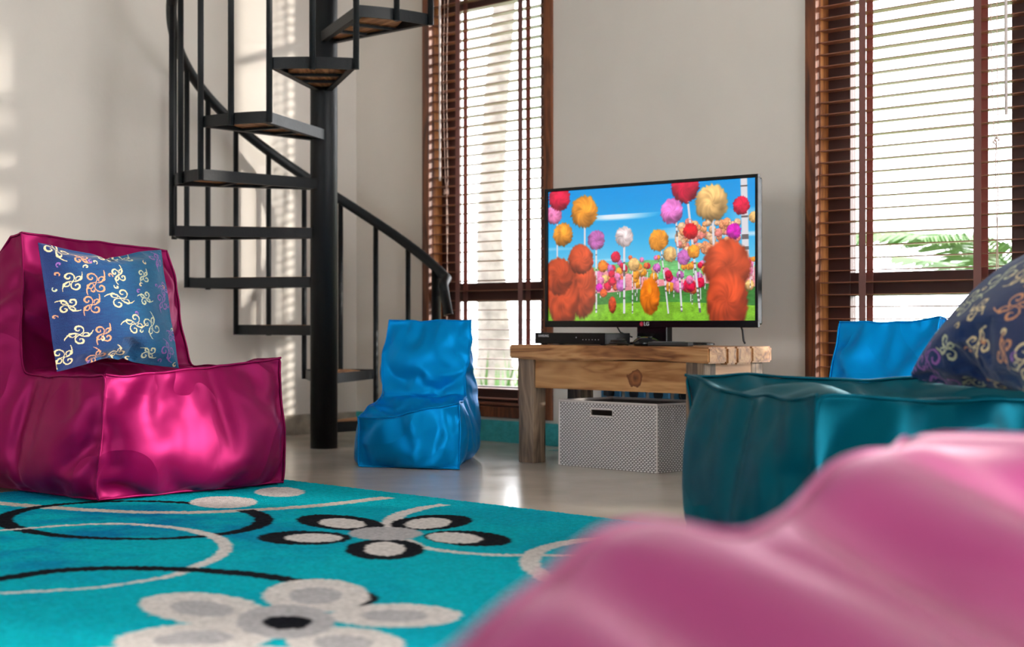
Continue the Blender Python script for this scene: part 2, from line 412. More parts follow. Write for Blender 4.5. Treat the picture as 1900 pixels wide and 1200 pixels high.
def satin(name, rgb, rough, sheen, tint, stint=None, fold=.34):
    m = mat(name, rgb, rough, spec=.42, bump=.10, bscale=700)
    b = m.node_tree.nodes['Principled BSDF']
    b.inputs['Metallic'].default_value = .42
    nt = m.node_tree; tc = [n for n in nt.nodes if n.type == 'TEX_COORD'][0]; bp0 = [n for n in nt.nodes if n.type == 'BUMP'][0]
    n = nt.nodes.new('ShaderNodeTexNoise'); n.inputs['Scale'].default_value = 2.7; n.inputs['Detail'].default_value = 1.6; n.inputs['Distortion'].default_value = .9
    s1 = nt.nodes.new('ShaderNodeMath'); s1.operation = 'SUBTRACT'; s1.inputs[1].default_value = .5
    s2 = nt.nodes.new('ShaderNodeMath'); s2.operation = 'ABSOLUTE'; s3 = nt.nodes.new('ShaderNodeMath'); s3.operation = 'MULTIPLY'; s3.inputs[1].default_value = -2
    s4 = nt.nodes.new('ShaderNodeMath'); s4.operation = 'ADD'
    n5 = nt.nodes.new('ShaderNodeTexNoise'); n5.inputs['Scale'].default_value = 2.1; n5.inputs['Detail'].default_value = 1
    bp = nt.nodes.new('ShaderNodeBump'); bp.inputs['Strength'].default_value = fold; bp.inputs['Distance'].default_value = .07
    L = nt.links.new; L(tc.outputs['Object'], n.inputs['Vector']); L(tc.outputs['Object'], n5.inputs['Vector'])
    L(n.outputs['Fac'], s1.inputs[0]); L(s1.outputs[0], s2.inputs[0]); L(s2.outputs[0], s3.inputs[0]); L(s3.outputs[0], s4.inputs[0]); L(n5.outputs['Fac'], s4.inputs[1])
    L(s4.outputs[0], bp.inputs['Height']); L(bp0.outputs[0], bp.inputs['Normal']); L(bp.outputs[0], b.inputs['Normal'])
    b.inputs['Sheen Weight'].default_value = sheen; b.inputs['Sheen Roughness'].default_value = .35
    b.inputs['Sheen Tint'].default_value = (*lin(tint), 1); b.inputs['Specular Tint'].default_value = (*lin(stint or tint), 1)
    return m
M['magenta'] = satin('magenta_satin', (134, 4, 74), .42, .10, (255, 130, 190), (255, 170, 212))
M['magenta_glare'] = satin('magenta_satin_glare', (178, 66, 134), .38, .75, (255, 215, 228), fold=.15)  # magenta cloth, base colour paled to imitate glare from the windows
M['teal'] = satin('teal_satin', (0, 72, 90), .35, .05, (70, 220, 225))
M['blue'] = satin('blue_satin', (0, 146, 222), .32, .06, (90, 200, 255))
M['basket'] = None
M['black_gloss'] = mat('black_gloss', (8, 10, 13), .2, spec=.3)
M['black_matt'] = mat('black_plastic', (20, 22, 26), .4)
M['silver'] = mat('silver_print', (200, 200, 205), .4)
M['red_print'] = mat('red_print', (205, 30, 70), .4)
M['socket'] = mat('socket_plastic', (70, 130, 170), .35)
M['grass'] = mat('grass', (84, 108, 58), .9, var=.3, vscale=3)

# ---------------------------------------------------------------- room
RX, RY, RH = 8.2, -8.0, 2.9          # extents
struct('floor', boxm(-.2, RX+.2, RY-.2, .2, -.1, 0), M['floor'])
struct('ceiling', boxm(-.2, RX+.2, RY-.2, .2, RH, RH+.1), M['ceil'])
struct('wall_left', boxm(-.2, 0, RY, .2, 0, RH), M['wall'])
WT = .16
WINS = [(.522, 1.395), (2.749, 3.709), (5.3, 6.3)]  # last window is out of view, added for extra daylight
WB, WTOP = .113, 2.60
bm = nb(); xs = 0
for a, b in WINS:
    box(bm, xs, a, 0, WT, 0, RH); box(bm, a, b, 0, WT, 0, WB); box(bm, a, b, 0, WT, WTOP, RH); xs = b
box(bm, xs, RX, 0, WT, 0, RH)
struct('wall_back', bm, M['wall'])
# right wall and wall behind the viewer, with unseen openings added for fill light
bm = nb(); box(bm, RX, RX+.16, -.5, 0, 0, RH); box(bm, RX, RX+.16, -2.5, -.5, 2.4, RH); box(bm, RX, RX+.16, RY, -2.5, 0, RH)
struct('wall_right', bm, M['wall'])
bm = nb(); box(bm, 0, 2.6, RY-.16, RY, 0, RH); box(bm, 2.6, 4.6, RY-.16, RY, 2.4, RH); box(bm, 2.6, 4.6, RY-.16, RY, 0, .9); box(bm, 4.6, RX, RY-.16, RY, 0, RH)
struct('wall_front', bm, M['wall'])
bm = boxm(0, .016, RY, 0, 0, .097, bev=.003); struct('baseboard_left', bm, M['base_left'])
struct('baseboard_back', boxm(.016, RX, -.016, 0, 0, .100, bev=.003), M['base_teal'])

# windows
def window(n, x0, x1):
    root = tag(bpy.data.objects.new('window_%d' % n, None), kind='structure'); C.objects.link(root); root.location = ((x0+x1)/2, 0, WB)
    cx, cz = (x0+x1)/2, WB
    def b_(name, X0, X1, y0, y1, z0, z1, m, bev=.003):
        return obj(name, boxm(X0-cx, X1-cx, y0, y1, z0-cz, z1-cz, bev=bev), m, root)
    k = .05; i0, i1 = x0+k, x1-k; zb, zt = WB+k, WTOP-k
    b_('casing', x0, i0, -.014, .02, WB, WTOP, M['trim']); b_('casing', i1, x1, -.014, .02, WB, WTOP, M['trim'])
    b_('casing', i0, i1, -.014, .02, zt, WTOP, M['trim']); b_('casing', i0, i1, -.014, .02, WB, zb, M['trim'])
    b_('jamb', x0+.03, i0, .02, .13, zb, zt, M['jamb']); b_('jamb', i1, x1-.03, .02, .13, zb, zt, M['jamb'])
    b_('sill', i0, i1, .02, .13, WB+.01, zb, M['sash']); b_('head', i0, i1, .02, .13, zt, WTOP-.01, M['sash'])
    s = .10; y0, y1 = .072, .112
    b_('stile', i0, i0+s, y0, y1, zb, zt, M['sash']); b_('stile', i1-s, i1, y0, y1, zb, zt, M['sash'])
    g0, g1 = i0+s, i1-s
    b_('rail', g0, g1, y0, y1, zb, zb+.09, M['sash']); b_('rail', g0, g1, y0, y1, .655, .745, M['sash'])
    b_('rail', g0, g1, y0, y1, 2.06, 2.11, M['sash']); b_('rail', g0, g1, y0, y1, zt-.09, zt, M['sash'])
    for z0, z1 in ((zb+.09, .655), (.745, 2.06), (2.11, zt-.09)):
        b_('pane', g0+.001, g1-.001, .090, .094, z0+.001, z1-.001, M['glass'], 0)
    return root
for i, (a, b) in enumerate(WINS): window(i+1, a, b)

# venetian blinds
def blind(x0, x1, label, tapes, wand_x, wand_z, cord_x, nloop):
    cx = (x0+x1)/2; t = thing('venetian_blind', label, 'blind', (cx, .03, WB+.055), group=None)
    hw = (x1-x0)/2; z0 = .012; ztop = WTOP-.05-(WB+.055)
    obj('headrail', boxm(-hw, hw, -.024, .024, ztop-.045, ztop-.001, bev=.002), M['slat'], t)
    obj('bottom_rail', boxm(-hw, hw, -.024, .024, 0, .014, bev=.003), M['slat'], t)
    sm = nb(); box(sm, -hw, hw, -.024, .024, -.0019, .0019); me = bpy.data.meshes.new('slat'); sm.to_mesh(me); sm.free(); me.materials.append(M['slat'])
    z = .03; k = 0
    while z < ztop-.06:
        s = bpy.data.objects.new('slat', me); C.objects.link(s); s.parent = t
        s.location = (random.uniform(-.001, .001), 0, z); s.rotation_euler = (math.radians(random.uniform(-1.5, 1.5)), random.uniform(-.0008, .0008), 0)
        z += .0462; k += 1
    for tx in tapes:
        for y in (-.026, .026):
            obj('ladder_tape', boxm(tx-cx-.015, tx-cx+.015, y-.0006, y+.0006, .002, ztop-.04), M['tape'], t)
    if wand_x:
        obj('wand', tubem([(wand_x-cx, -.034, ztop-.03), (wand_x-cx+.004, -.036, wand_z-WB-.055)], .0055, n=6), M['wand'], t, smooth=True)
    if cord_x:
        zs = np.linspace(ztop-.03, .35, 40); zk = 1.02
        for sgn in (-1, 1):
            pts = []
            for z in zs:
                d = abs(z-zk); amp = .012*math.sin(max(0, min(math.pi, (z-.35)*1.1)))*sgn
                if z < zk: amp = .004*sgn*math.sin(z*9)
                pts.append((cord_x-cx+amp+.006*math.sin(z*3.1), -.036-.003*math.sin(z*5), z))
            obj('cord', tubem(pts, .0017, n=5), M['cord'], t, smooth=True)
        kb = nb(); pts = [(cord_x-cx+.012*math.cos(a), -.038+.006*math.sin(2*a), zk+.015*math.sin(a*1.5)) for a in np.linspace(0, 9, 24)]
        obj('cord_knot', tube(kb, pts, .0018, n=5), M['cord'], t, smooth=True)
    return t
random.seed(3)
blind(.576, 1.341, 'brown wooden slat blind on the narrow window between staircase and television', (.7586, 1.182), .640, 1.24, .69, 2)
blind(2.803, 3.655, 'brown wooden slat blind on the wide window at the right, with pale wand', (2.994, 3.464), 3.575, 1.28, 3.54, 2)

# ---------------------------------------------------------------- outside
struct('ground', boxm(-14, 16, .3, 22, -.35, -.25), M['grass'])

M['leaf'] = mat('palm_leaf', (60, 96, 38), .55, var=.15, vscale=6)
M['bark'] = mat('grey_bark', (104, 98, 93), .9, bump=.8, bscale=30, var=.3, vscale=12)
def frond(t, base, az, L_, lift, nleaf=34, ll=.42):
    fr = bpy.data.objects.new('frond', None); C.objects.link(fr); fr.parent = t; fr.location = base
    pts = [Vector((math.cos(az)*L_*u*(1-.12*u), math.sin(az)*L_*u*(1-.12*u), lift*u-1.0*L_*lift*u*u*.55)) for u in np.linspace(0, 1, 16)]
    obj('stalk', tubem(pts, [.012*(1-u*.8) for u in np.linspace(0, 1, 16)], n=5), M['leaf'], fr, smooth=True)
    bm = nb(); rg = random.Random(int(az*100))
    for i in range(nleaf):
        u = .12+.88*i/nleaf; k = u*15; p = pts[int(k)].lerp(pts[min(15, int(k)+1)], k-int(k)); tg = (pts[min(15, int(k)+1)]-pts[max(0, int(k)-1)]).normalized()
        sd_ = tg.cross(Vector((0, 0, 1))).normalized(); l_ = ll*math.sin(math.pi*min(1, .25+u*.72))*rg.uniform(.85, 1.1)
        for s_ in (1, -1):
            d = (sd_*s_*.8+tg*.75+Vector((0, 0, -.18))).normalized(); wv = tg*.016
            a = p; b = p+d*l_*.5+Vector((0, 0, .02)); c_ = p+d*l_+Vector((0, 0, -.10*l_))
            v = [bm.verts.new(q_) for q_ in (a-wv*.4, a+wv*.4, b+wv, b-wv, c_)]
            bm.faces.new([v[0], v[1], v[2], v[3]]); bm.faces.new([v[3], v[2], v[4]])
    o = obj('leaflets', bm, M['leaf'], fr); o['kind'] = 'stuff'
def palm(name, label, loc, azs, L_, trunk_h, seed):
    t = thing(name, label, 'plant', loc); rg = random.Random(seed)
    obj('trunk', tubem([(0, 0, 0), (.02, .01, trunk_h*.5), (0, 0, trunk_h)], [.09, .07, .06], n=10), M['bark'], t, smooth=True)
    for az in azs: frond(t, (0, 0, trunk_h), az, L_*rg.uniform(.85, 1.1), rg.uniform(.5, 1.0))
palm('palm_tree', 'pale green palm fronds outside the wide right window', tuple(W(2.95, 8.6, -.26)), [3.93, 3.2, 4.6, 2.4, 1.2, .3, 5.4], 1.15, .95, 2)
palm('palm_tree', 'tall palm frond bending in outside the upper right window', tuple(W(3.65, 11.6, -.26)), [3.93, 3.5, 4.8, 2.2, .8, 5.6], 2.5, 1.35, 3)
t = thing('tree', 'grey weathered tree trunk outside the narrow window', 'tree', tuple(W(-.14, 10.5, -.26)))
obj('trunk', tubem([(0, 0, 0), (.03, 0, .6), (-.02, 0, 1.4), (.05, 0, 2.4), (.1, .1, 3.6)], [.20, .12, .09, .085, .07], n=14), M['bark'], t, smooth=True)
bm = nb(); rg = random.Random(8)
for i in range(420):
    a = rg.uniform(0, 6.28); e_ = rg.uniform(.1, 1.5); l_ = rg.uniform(.35, .8); p = Vector((rg.uniform(-.25, .25), rg.uniform(-.25, .25), 0)); d = Vector((math.cos(a)*math.cos(e_), math.sin(a)*math.cos(e_), math.sin(e_)))
    s_ = d.cross(Vector((0, 0, 1))).normalized()*.010; m_ = p+d*l_*.6; q_ = p+d*l_+Vector((0, 0, -.12))
    v = [bm.verts.new(x) for x in (p-s_, p+s_, m_+s_, m_-s_, q_)]; bm.faces.new(v[:4]); bm.faces.new([v[3], v[2], v[4]])
t = thing('ornamental_grass', 'spiky grass clump on the lawn outside the narrow window', 'plant', tuple(W(-.10, 9.3, -.26))); o = obj('blades', bm, M['leaf'], t); o['kind'] = 'stuff'

# ---------------------------------------------------------------- spiral staircase
CX, CY = .763, -.807
st = thing('spiral_staircase', 'black steel spiral staircase with wooden treads in the room corner', 'staircase', (CX, CY, 0))
obj('column', lathe([(.060, 0), (.060, RH)], 32), M['iron'], st, smooth=False)
for p in st.children[0].data.polygons: p.use_smooth = len(p.vertices) == 4
R_ = .65; NT = 13; ang = lambda n: math.radians(45 + 59.5 + 30.5*(n-1)); TH = lambda n: .113 + .2145*(n-1)
HALF = math.radians(14.6)
def tread(n):
    t = bpy.data.objects.new('tread', None); C.objects.link(t); t.parent = st; t.rotation_euler = (0, 0, ang(n)); t.location = (0, 0, TH(n))
    d = .045; th = .006
    r0 = .066
    def rad(bm, a, off):      # side bar following the wedge edge
        dx, dy = math.cos(a), math.sin(a); px_, py_ = -dy, dx
        w0 = .024 if a > 0 else -.024
        M_ = Matrix(((dx, px_, 0, 0), (dy, py_, 0, w0), (0, 0, 1, 0), (0, 0, 0, 1)))
        return box(bm, r0-.015, R_-.012, -th/2, th/2, -d, 0, M=M_)
    bm = nb(); a = HALF-.035
    rad(bm, a, 0); rad(bm, -a, 0)
    # lower flanges
    for s in (1, -1):
        dx, dy = math.cos(a*s), math.sin(a*s)
        M_ = Matrix(((dx, -dy, 0, 0), (dy, dx, 0, s*.024), (0, 0, 1, 0), (0, 0, 0, 1)))
        lo, hi = (-.024, 0) if s > 0 else (0, .024)
        box(bm, r0, R_-.012, lo, hi, -d, -d+.004, M=M_)
    # arc band
    nA = 12; vs = []
    ya = (R_*math.sin(a)+.026)/R_; am = math.asin(ya)
    for i in range(nA+1):
        q = -am + 2*am*i/nA
        for r in (R_-.008, R_):
            for z in (-d, 0.002): vs.append(bm.verts.new((r*math.cos(q), r*math.sin(q), z)))
    for i in range(nA):
        b = i*4; c_ = b+4
        for f in ((b, b+1, c_+1, c_), (b+2, c_+2, c_+3, b+3), (b+1, b+3, c_+3, c_+1), (b, c_, c_+2, b+2)): bm.faces.new([vs[j] for j in f])
    bm.faces.new([vs[0], vs[2], vs[3], vs[1]]); bm.faces.new([vs[-4], vs[-3], vs[-1], vs[-2]])
    bmesh.ops.recalc_face_normals(bm, faces=bm.faces)
    obj('frame', bm, M['iron'], t)
    for rr in (.27, .44):
        hw = rr*math.tan(a)+.022
        obj('cross_bar', boxm(rr-.010, rr+.010, -hw, hw, -d+.002, -d+.012), M['iron'], t)
    # wooden boards between the bars
    for i, (ra, rb) in enumerate(((.075, .268), (.27, .438), (.44, R_-.012))):
        bm = nb(); P = []
        for r in (ra, rb):
            hw = r*math.tan(a)+.019; hw = min(hw, math.sqrt(max(0, (R_-.01)**2-r*r)) if r > .6 else hw)
            P.append((r, hw))
        pts = [(P[0][0], -P[0][1]), (P[1][0], -P[1][1]), (P[1][0], P[1][1]), (P[0][0], P[0][1])]
        lo = [bm.verts.new((x, y, -.030)) for x, y in pts]; hi = [bm.verts.new((x, y, .001)) for x, y in pts]
        bm.faces.new(lo[::-1]); bm.faces.new(hi)
        for k in range(4): bm.faces.new([lo[k], lo[(k+1) % 4], hi[(k+1) % 4], hi[k]])
        obj('board', bm, M['tread'], t)
    return t
for n in range(1, NT+1):
    if TH(n) < RH-.05: tread(n)
rail_h = lambda deg: .820 + .00735*(deg-45)
# balusters, at the corners and the middle of every tread
RB = R_+.008
k = 0
for i in range(0, 28):
    deg = 59.5-15.25 + 15.25*i
    if i == 0: lo = 0
    else:
        n = (i-1)//2 + 1
        lo = TH(n) - .045 if i % 2 == 0 else TH(n)-.05
    hi = min(rail_h(deg)-.005, RH-.01)
    if hi-lo < .1: continue
    a = math.radians(45+deg); r = .022 if i == 0 else .0125
    if i == 0:
        a = math.radians(45+44.0)
    obj('newel_post' if i == 0 else 'baluster', tubem([(RB*math.cos(a), RB*math.sin(a), lo), (RB*math.cos(a), RB*math.sin(a), hi)], r, n=10), M['iron'], st, smooth=True)
pts = []
for deg in np.linspace(37, 385, 140):
    h = rail_h(deg)
    if h > RH-.03: break
    a = math.radians(45+deg); pts.append(Vector((RB*math.cos(a), RB*math.sin(a), h)))
tip = at(822, 527, 7.13) - Vector((CX, CY, 0)); end = at(832, 584, 7.10) - Vector((CX, CY, 0))
pts = [end, end.lerp(tip, .9), tip.lerp(pts[0], .04)] + pts
obj('handrail', tubem(pts, .0235, n=12), M['iron'], st, smooth=True)

# ---------------------------------------------------------------- television bench
tx0, tx1, ty0, ty1, tz = 1.822, 2.815, -.70, -.32, .466
tb = thing('television_bench', 'chunky light wooden bench with thick plank top under the television', 'tv stand', ((tx0+tx1)/2, (ty0+ty1)/2, 0))
bx_, by_ = (tx0+tx1)/2, (ty0+ty1)/2
wt = wood('teak_plank', (112, 66, 36), (176, 122, 74), (206, 158, 108), axis=0, rough=.42)
wend = wood('teak_end', (150, 98, 62), (196, 146, 104), (216, 170, 130), axis=1, scale=.6, rough=.5)
wap = wood('teak_apron', (150, 98, 54), (184, 134, 84), (204, 156, 104), axis=0, scale=.8, rough=.45, knots=((.135, 0, .345, .056, .066),))
wleg = wood('leg_wood', (70, 58, 50), (118, 98, 80), (160, 136, 112), axis=2, rough=.6)  # greyer, darker wood tones than the planks
yy = [ty0, ty0+.105, ty0+.165, ty0+.255, ty1]
for i, (a, b) in enumerate(zip(yy, yy[1:])):
    bm = nb(); nseg = 14; L_ = tx1-tx0
    r = bmesh.ops.create_cube(bm, size=1)
    for v in r['verts']: v.co = Vector((v.co.x*L_, (a+b)/2-by_+v.co.y*(b-a-.0025), tz-.028+v.co.z*.056))
    le = [e for e in bm.edges if abs((e.verts[0].co-e.verts[1].co).x) > .5]
    bmesh.ops.subdivide_edges(bm, edges=le, cuts=nseg)
    for v in bm.verts:
        u = v.co.x/L_
        if i == 0 and v.co.y < (a+b)/2-by_: v.co.y += .008*math.sin(u*5+1)
        if v.co.z < tz-.03: v.co.z += .006*math.sin(u*6.5+i)+.002 - (.004 if u > .2 else 0)
    bmesh.ops.bevel(bm, geom=[e for e in bm.edges if e.calc_face_angle(0) > .8], offset=.006, segments=2, affect='EDGES')
    obj('plank', bm, wt, tb, smooth=False)
for lx, ly in ((tx0+.035, ty0+.012), (tx1-.115, ty0+.012), (tx0+.035, ty1-.085), (tx1-.115, ty1-.085)):
    obj('leg', boxm(lx-bx_, lx+.082-bx_, ly-by_, ly+.070-by_, 0, tz-.053, bev=.004), wleg, tb)
obj('apron', boxm(tx0+.117-bx_, tx1-.115-bx_, ty0+.022-by_, ty0+.047-by_, .297, tz-.056, bev=.002), wap, tb)
obj('apron', boxm(tx0+.117-bx_, tx1-.115-bx_, ty1-.05-by_, ty1-.025-by_, .33, tz-.056, bev=.002), wap, tb)
for xa in (tx0+.05, tx1-.06):
    obj('apron', boxm(xa-bx_, xa+.025-bx_, ty0+.082-by_, ty1-.085-by_, .297, tz-.056, bev=.002), wend, tb)

# ---------------------------------------------------------------- television
tl, tr = Vector((1.843, -.519, 0)), Vector((2.840, -.440, 0))
tc_ = (tl+tr)/2; trz = math.atan2(tr.y-tl.y, tr.x-tl.x); TW = (tr-tl).length; TB, TT = .535, 1.094
tv = thing('television', 'large flat television showing colourful fluffy round trees', 'television', (tc_.x, tc_.y, tz), trz)
zb = TB-tz; zt = TT-tz; hw = TW/2
obj('housing', boxm(-hw+.012, hw-.012, .006, .045, zb+.01, zt-.01, bev=.006), M['black_gloss'], tv)
bm = nb(); bz = .013
box(bm, -hw, hw, -.006, .008, zt-bz, zt, bev=.002); box(bm, -hw, hw, -.006, .008, zb, zb+.026, bev=.002)
box(bm, -hw, -hw+bz, -.006, .008, zb+.024, zt-bz+.002, bev=.002); box(bm, hw-bz, hw, -.006, .008, zb+.024, zt-bz+.002, bev=.002)
obj('bezel', bm, M['black_gloss'], tv)
# picture
nx, ny = 620, 340
U, V = np.meshgrid(np.linspace(0, 1, nx+1), np.linspace(0, 1, ny+1)); V = 1-V     # V=0 top
img = np.zeros(U.shape+(3,))
def mixin(mask, col):
    global img
    m_ = np.clip(mask, 0, 1)[..., None]; img = img*(1-m_)+np.array(col, float)*m_ if not isinstance(col, np.ndarray) or col.ndim == 1 else img*(1-m_)+col*m_
AX, AY = 1.0, .56
sky0 = np.array((0, 152, 232.)); sky1 = np.array((120, 210, 240.))
img[:] = sky0+(sky1-sky0)*np.clip(V/.65, 0, 1)[..., None]**1.5
n1_ = vnoise(U*3, V*18, 1, 3); mixin((n1_-.62)*3*(V > .2)*(V < .55), (225, 240, 250))
def hill(base, amp, f, ph, col, tex, seed):
    y = base+amp*np.sin(U*f+ph)
    n = vnoise(U*AX, V*AY, tex, seed)
    n = .5*n+.5*vnoise(U, V*3, tex*3.3, seed+3); c = np.array(col, float)[None, None]*(.74+.5*n[..., None]); mixin((V-y)*200, c)
hill(.58, .03, 7, 1, (120, 200, 120), 20, 5); hill(.66, .04, 9, 2.2, (240, 150, 160), 30, 6)
hill(.76, .03, 6, 0.3, (70, 140, 60), 25, 7); hill(.88, .02, 5, 2, (130, 190, 50), 60, 8)
def uvp(x, y):
    u = (x-45)/1360.; top = 200-130*u; return u, (y-top)/(1012-top)
def stem(x, y0, y1, w_, lean=0):
    u, v0 = uvp(x, y0); u2, v1 = uvp(x+lean, y1)
    uu = u+(u2-u)*(V-v0)/(v1-v0)
    b = (vnoise(U*0+V*60, V*0, 1, int(x)) > .72)
    col = np.where(b[..., None], np.array((110, 100, 100.)), np.array((225, 220, 225.)))
    mixin((1-np.abs(U-uu)/w_)*3*(V > v0)*(V < v1), col)
def puff(x, y, r, col, seed, sy=1.0, fluff=.16):
    u, v = uvp(x, y); dx = (U-u)*AX; dy = (V-v)*AY/sy; rr = r/1360.
    d = np.hypot(dx, dy); a = np.arctan2(dy, dx)
    sw = a*3+d/rr*4; n = vnoise(sw*1.6+40, d/rr*3+seed, 1, seed); n2 = vnoise(a*9+50+d/rr*3, d*0+seed, 1, seed+9)
    edge = rr*(1+fluff*(n2-.4)); m_ = (edge-d)/(.12*rr)
    lit = np.clip(1.0 - .25*(dy/rr) - .30*np.clip(d/rr, 0, 1)**3 + .22*(n-.5) + .35*(vnoise(U*AX, V*AY, 60*60/r, seed)-.5), .45, 1.35)
    c = np.clip(np.array(col, float)[None, None]*lit[..., None], 0, 255); mixin(m_, c)
O, Rd, Pk, Pu, Pe, Mg = (250, 160, 50), (225, 25, 70), (245, 130, 185), (205, 110, 190), (240, 190, 120), (225, 25, 190)
rr_ = random.Random(5)
for i in range(120):
    y = rr_.uniform(600, 800); x = rr_.uniform(60, 1400); r = 14+(y-600)*.10*rr_.uniform(.6, 1.2)
    if rr_.random() < .4: stem(x, y, y+110, .0022, rr_.uniform(-5, 5))
    puff(x, y, r, rr_.choice([O, O, Rd, Pk, Pe, Pu, (240, 110, 60)]), i+20)
for i in range(90):
    puff(rr_.uniform(930, 1300), rr_.uniform(360, 560), rr_.uniform(14, 30), rr_.choice([(250, 160, 110), (245, 140, 130), (250, 175, 120), (240, 190, 150)]), i+300)
for x, y0, y1, wd, ln in ((110, 300, 620, .004, 0), (305, 400, 620, .005, 0), (385, 540, 960, .005, 0), (985, 200, 960, .006, 80), (820, 560, 965, .004, 45), (915, 370, 955, .005, 35), (1143, 330, 530, .006, 6), (630, 640, 965, .003, 0), (1330, 60, 640, .018, 12)):
    stem(x, y0, y1, wd, ln)
for i, (x, y, r, c_) in enumerate([(85, 340, 60, Pk), (125, 235, 78, Rd), (300, 315, 98, O), (150, 465, 72, O), (385, 495, 60, Pu), (970, 140, 92, Rd), (1135, 240, 105, Pe),
        (885, 300, 75, (245, 130, 215)), (800, 490, 66, O), (1005, 428, 48, (225, 20, 40)), (1270, 425, 46, Mg), (1315, 255, 52, Rd), (875, 580, 46, Pe), (430, 662, 36, (245, 130, 30)),
        (518, 602, 34, Rd), (962, 600, 44, Pu), (640, 650, 40, Pe), (790, 668, 26, Pu), (865, 710, 24, Rd), (1025, 560, 40, O), (495, 760, 28, Rd), (405, 800, 26, Mg), (435, 835, 26, (245, 100, 40)), (1390, 330, 32, Pe)]):
    puff(x, y, r, c_, i+60)
# plain shaggy russet bushes at the front, a pale thin tree in the middle, an orange bush
for x, y, r, sy in ((290, 800, 100, 1.9), (150, 860, 120, 1.6), (275, 620, 92, 1.0), (120, 730, 105, 1.1), (1230, 650, 150, 1.0), (1230, 880, 130, 1.5)):
    puff(x, y, r, (205, 78, 40), int(x+y), sy, .10)
stem(575, 520, 965, .006, 0); puff(575, 470, 62, (235, 215, 215), 91)
puff(745, 855, 66, (250, 130, 20), 77, 1.7, .10); puff(495, 910, 28, (205, 70, 30), 78, 1.8, .1)
img = np.clip(img, 0, 255)
PX = np.zeros(U.shape+(3,)); PX[..., 0] = (-hw+bz-.001)+(TW-2*bz+.002)*U; PX[..., 1] = .0035; PX[..., 2] = zt-bz-(zt-zb-bz-.026)*V
PXf = PX[::-1]; me = gridmesh('screen', nx, ny, PX[::-1].copy() if False else PX)
setpaint(me, srgb_lin(img.reshape(-1, 3)))
obj('screen', me, attr_mat('lit_screen', .10, emit=.52), tv)
# brand mark on the lower bezel
o = obj('logo_emblem', lathe([(.0001, 0), (.0085, 0), (.0085, .0012), (.0001, .0012)], 20), M['red_print'], tv, loc=(-.018, -.0062, zb+.013)); o.rotation_euler = (math.pi/2, 0, 0)
o = obj('logo_lettering', textmesh('LG', .021), M['silver'], tv, loc=(.006, -.0068, zb+.013)); o.rotation_euler = (math.pi/2, 0, 0)
o = obj('logo_face_mark', textmesh('L', .008), M['silver'], tv, loc=(-.018, -.0078, zb+.012)); o.rotation_euler = (math.pi/2, 0, 0)
obj('stand_neck', boxm(-.07, .07, .035, .075, .010, zb+.04, bev=.004), M['black_gloss'], tv)
bm = lathe([(.001, .0005), (1, .0005), (1, .006), (.93, .010), (.001, .012)], 40)
for v in bm.verts: v.co.x *= .23; v.co.y *= .085
obj('stand_base', bm, M['black_gloss'], tv, smooth=False, loc=(0, .115, .002))
p0 = Vector((.40, .03, zb+.02))
obj('power_cable', tubem([p0, p0+Vector((0, .02, -.03)), Vector((.405, .05, .02)), Vector((.41, .052, .009))], .004, n=6), M['black_matt'], tv, smooth=True)
obj('signal_cable', tubem([Vector((-.16, .02, zb+.01)), Vector((-.15, .035, .05)), Vector((-.12, .075, .03))], .003, n=6), M['black_matt'], tv, smooth=True)

# disc player
pl = thing('disc_player', 'slim black disc player lying under the left half of the television', 'disc player', (2.10, -.565, tz), 0)
px0, px1 = -.20, .17
obj('case', boxm(-.198, .172, -.070, .072, .004, .047, bev=.003), M['black_matt'], pl)
obj('front_panel', boxm(-.199, .173, -.076, -.069, .004, .048, bev=.002), M['black_gloss'], pl)
o = obj('logo_lettering', textmesh('SAMSUNG', .0125), M['silver'], pl, loc=(-.150, -.0765, .035)); o.rotation_euler = (math.pi/2, 0, 0)
for i in range(6):
    o = obj('button', lathe([(.0015, 0), (.0015, .001)], 8), M['silver'], pl, loc=(.06+.016*i, -.076, .022)); o.rotation_euler = (math.pi/2, 0, 0)
o = obj('power_light', lathe([(.0022, 0), (.0022, .001)], 8), M['silver'], pl, loc=(.025, -.076, .030)); o.rotation_euler = (math.pi/2, 0, 0)
for x in (-.17, .14):
    for y in (-.05, .05): obj('foot', lathe([(.012, 0), (.012, .005)], 12), M['black_matt'], pl, loc=(x, y, 0))
# remote control, black console puck
rc = thing('remote_control', 'black remote control lying on the bench, right of the game controller', 'remote control', (2.57, -.615, tz), math.radians(12))
obj('body', boxm(-.085, .085, -.021, .021, 0, .016, bev=.005), M['black_matt'], rc)
bmat = mat('grey_button', (90, 95, 105), .5)
for i in range(9):
    for j in (-1, 0, 1): obj('button', boxm(-.062+.014*i-.004, -.062+.014*i+.004, j*.011-.003, j*.011+.003, .0155, .018), bmat, rc)
gc = thing('game_controller', 'small black controller with glossy rounded back, left of the remote', 'game controller', (2.455, -.622, tz), math.radians(5))
bm = nb()
bmesh.ops.create_uvsphere(bm, u_segments=24, v_segments=14, radius=1)
for v in bm.verts:
    x, y, z = v.co; v.co = Vector((x*.058*(1+.0*y), y*.034+.012*x*x, max(z, -.35)*.026+.0091))
obj('body', bm, M['black_gloss'], gc, smooth=True)
for x in (-.026, .026): obj('thumb_stick', lathe([(.004, 0), (.004, .006), (.008, .007), (.008, .010)], 14), M['black_matt'], gc, loc=(x, -.004, .026))
tag(obj('coiled_cable', tubem([Vector((2.335+.045*math.cos(a)*(1-.03*a), -.635+.018*math.sin(a), tz+.004+.0022*a/1.5)) for a in np.linspace(0, 15, 90)], .003, n=6), M['black_matt'], smooth=True),
    'small coil of black cable on the bench between disc player and controller', 'cable')

